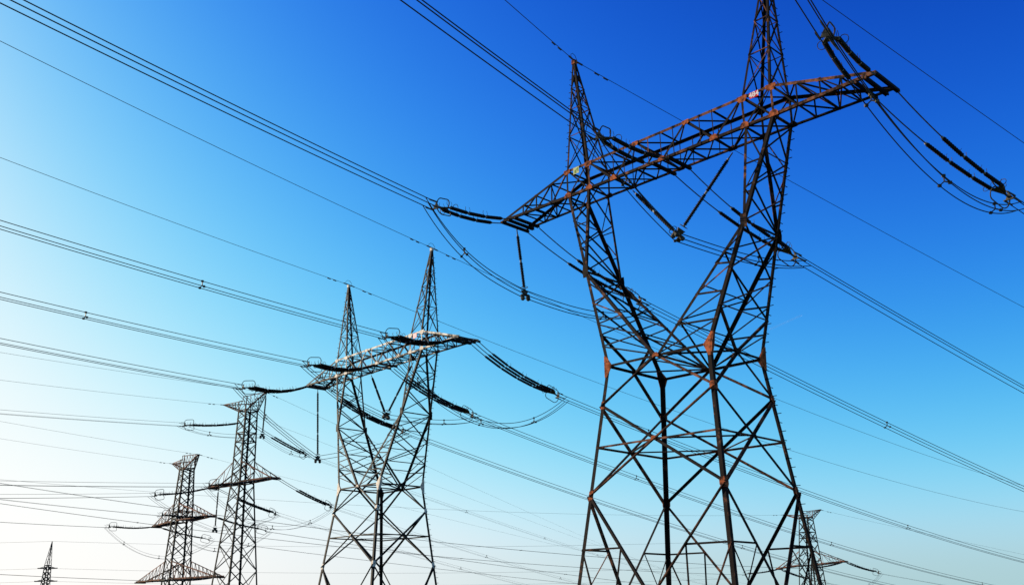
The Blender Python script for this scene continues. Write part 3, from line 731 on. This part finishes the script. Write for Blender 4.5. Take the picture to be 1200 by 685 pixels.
def fy(N, k, n, t=.8): yk, az, a = FY[(id(N), k, n)]; return yk + V((math.cos(az) * t, math.sin(az) * t, a * t))
s3h = nl(N3, 3.1, 0, 18.7); support_string('insulator string hanging from the top bracket of the slim one-armed pylon', nl(N3, 3.25, 0, 22.9), s3h, GS)
s3l = nl(N3, -5.0, .2, 9.75); support_string('insulator string hanging under the left arm of the slim one-armed pylon', nl(N3, -5.0, .2, 13.85), s3l, GS)
jumper('slack cable loop around the upper body of the slim one-armed pylon', fy(N3, 'U', 'F'), fy(N3, 'U', 'B'), s3h + V((0, 0, -.2)), .5, r=.014)
jumper('slack cable loop under the left arm of the slim one-armed pylon', fy(N3, 'L', 'F'), fy(N3, 'L', 'B'), s3l + V((0, 0, -.2)), .35, r=.014)
jumper('slack cable loop under the right arm of the slim one-armed pylon', fy(N3, 'R', 'F'), fy(N3, 'R', 'B'), None, 3.0, r=.013)
jumper('slack cable loop under the upper left arm of the slim two-armed pylon', fy(N4, 'L', 'F'), fy(N4, 'L', 'B'), None, 3.0, r=.013)
jumper('slack cable loop under the upper right arm of the slim two-armed pylon', fy(N4, 'R', 'F'), fy(N4, 'R', 'B'), None, 3.0, r=.013)
jumper('slack cable loop under the right arm of the small distant rust-tinted pylon', fy(N5, 'R', 'F'), fy(N5, 'R', 'B'), None, 3.0, r=.013)
for N, u, z, az, a, b, L, lb in ((N3, -5.0, 22.95, 240.58, -.099, .0004, 190, 'faint single wire leading left from the left top bracket of the slim one-armed pylon'),
    (N3, 3.3, 23.1, 240.84, -.0893, .0004, 190, 'faint single wire leading left from the right top bracket of the slim one-armed pylon'),
    (N3, 3.3, 23.1, 73.0, -.0420, .00003, 420, 'faint single wire leading right from the right top bracket of the slim one-armed pylon'),
    (N3, -5.0, 22.95, 70.0, -.0480, .00003, 420, 'faint single wire leading right from the left top bracket of the slim one-armed pylon'),
    (N4, -5.6, 19.85, 244.66, -.0279, .0004, 180, 'faint single wire leading left from the left top bracket of the slim two-armed pylon'),
    (N4, 3.8, 19.9, 244.75, -.0254, .0004, 180, 'faint single wire leading left from the right top bracket of the slim two-armed pylon'),
    (N4, 3.8, 19.9, 60.0, -.075, .00010, 260, 'faint single wire leading right from the right top bracket of the slim two-armed pylon'),
    (N5, -4.2, 15.7, 208.7, -.0498, .0004, 160, 'faint single wire leading left from the top bracket of the small distant rust-tinted pylon'),
    (N5, 2.9, 15.95, 30.5, -.1200, .00015, 220, 'faint single wire leading right from the top bracket of the small distant rust-tinted pylon')):
    earth_wire(lb, nl(N, u, 0, z), az, a, b, L, GE, r=.0115)
for x, z, az, L, lb in ((-107.9, 10.6, 186, 120, 'hair-thin wire leading left from the upper arm of the tiny spiked pylon'), (-103.2, 10.6, 8, 160, 'hair-thin wire leading right from the upper arm of the tiny spiked pylon'),
                    (-108.2, 7.8, 186, 120, 'hair-thin wire leading left from the lower arm of the tiny spiked pylon'), (-102.9, 7.8, 8, 160, 'hair-thin wire leading right from the lower arm of the tiny spiked pylon'),
                    (-105.35, 16.6, 186, 120, 'hair-thin wire leading left from the spike of the tiny spiked pylon'), (-105.35, 16.6, 8, 160, 'hair-thin wire leading right from the spike of the tiny spiked pylon')):
    earth_wire(lb, (x, 226.6, z), az, -.03, .0002, L, GE, r=.02, clamp=False)

# ------------------------------------------------------------------ faint contrail
mc = bpy.data.materials.new('contrail'); mc.use_nodes = True; t = mc.node_tree; b = t.nodes['Principled BSDF']
b.inputs['Base Color'].default_value = (.9, .9, .9, 1); b.inputs['Roughness'].default_value = 1; b.inputs['Alpha'].default_value = 0.05
m = MB(); p0, p1 = V((802, 2890, 818)), V((898, 2862, 856)); n = 14; pts = [lerp(p0, p1, i / n) for i in range(n + 1)]
m.tube(pts, 2.6, 8); tag(m.build('contrail', mc, None, True), 'short faint white streak in the blue sky right of the largest pylon', 'contrail')
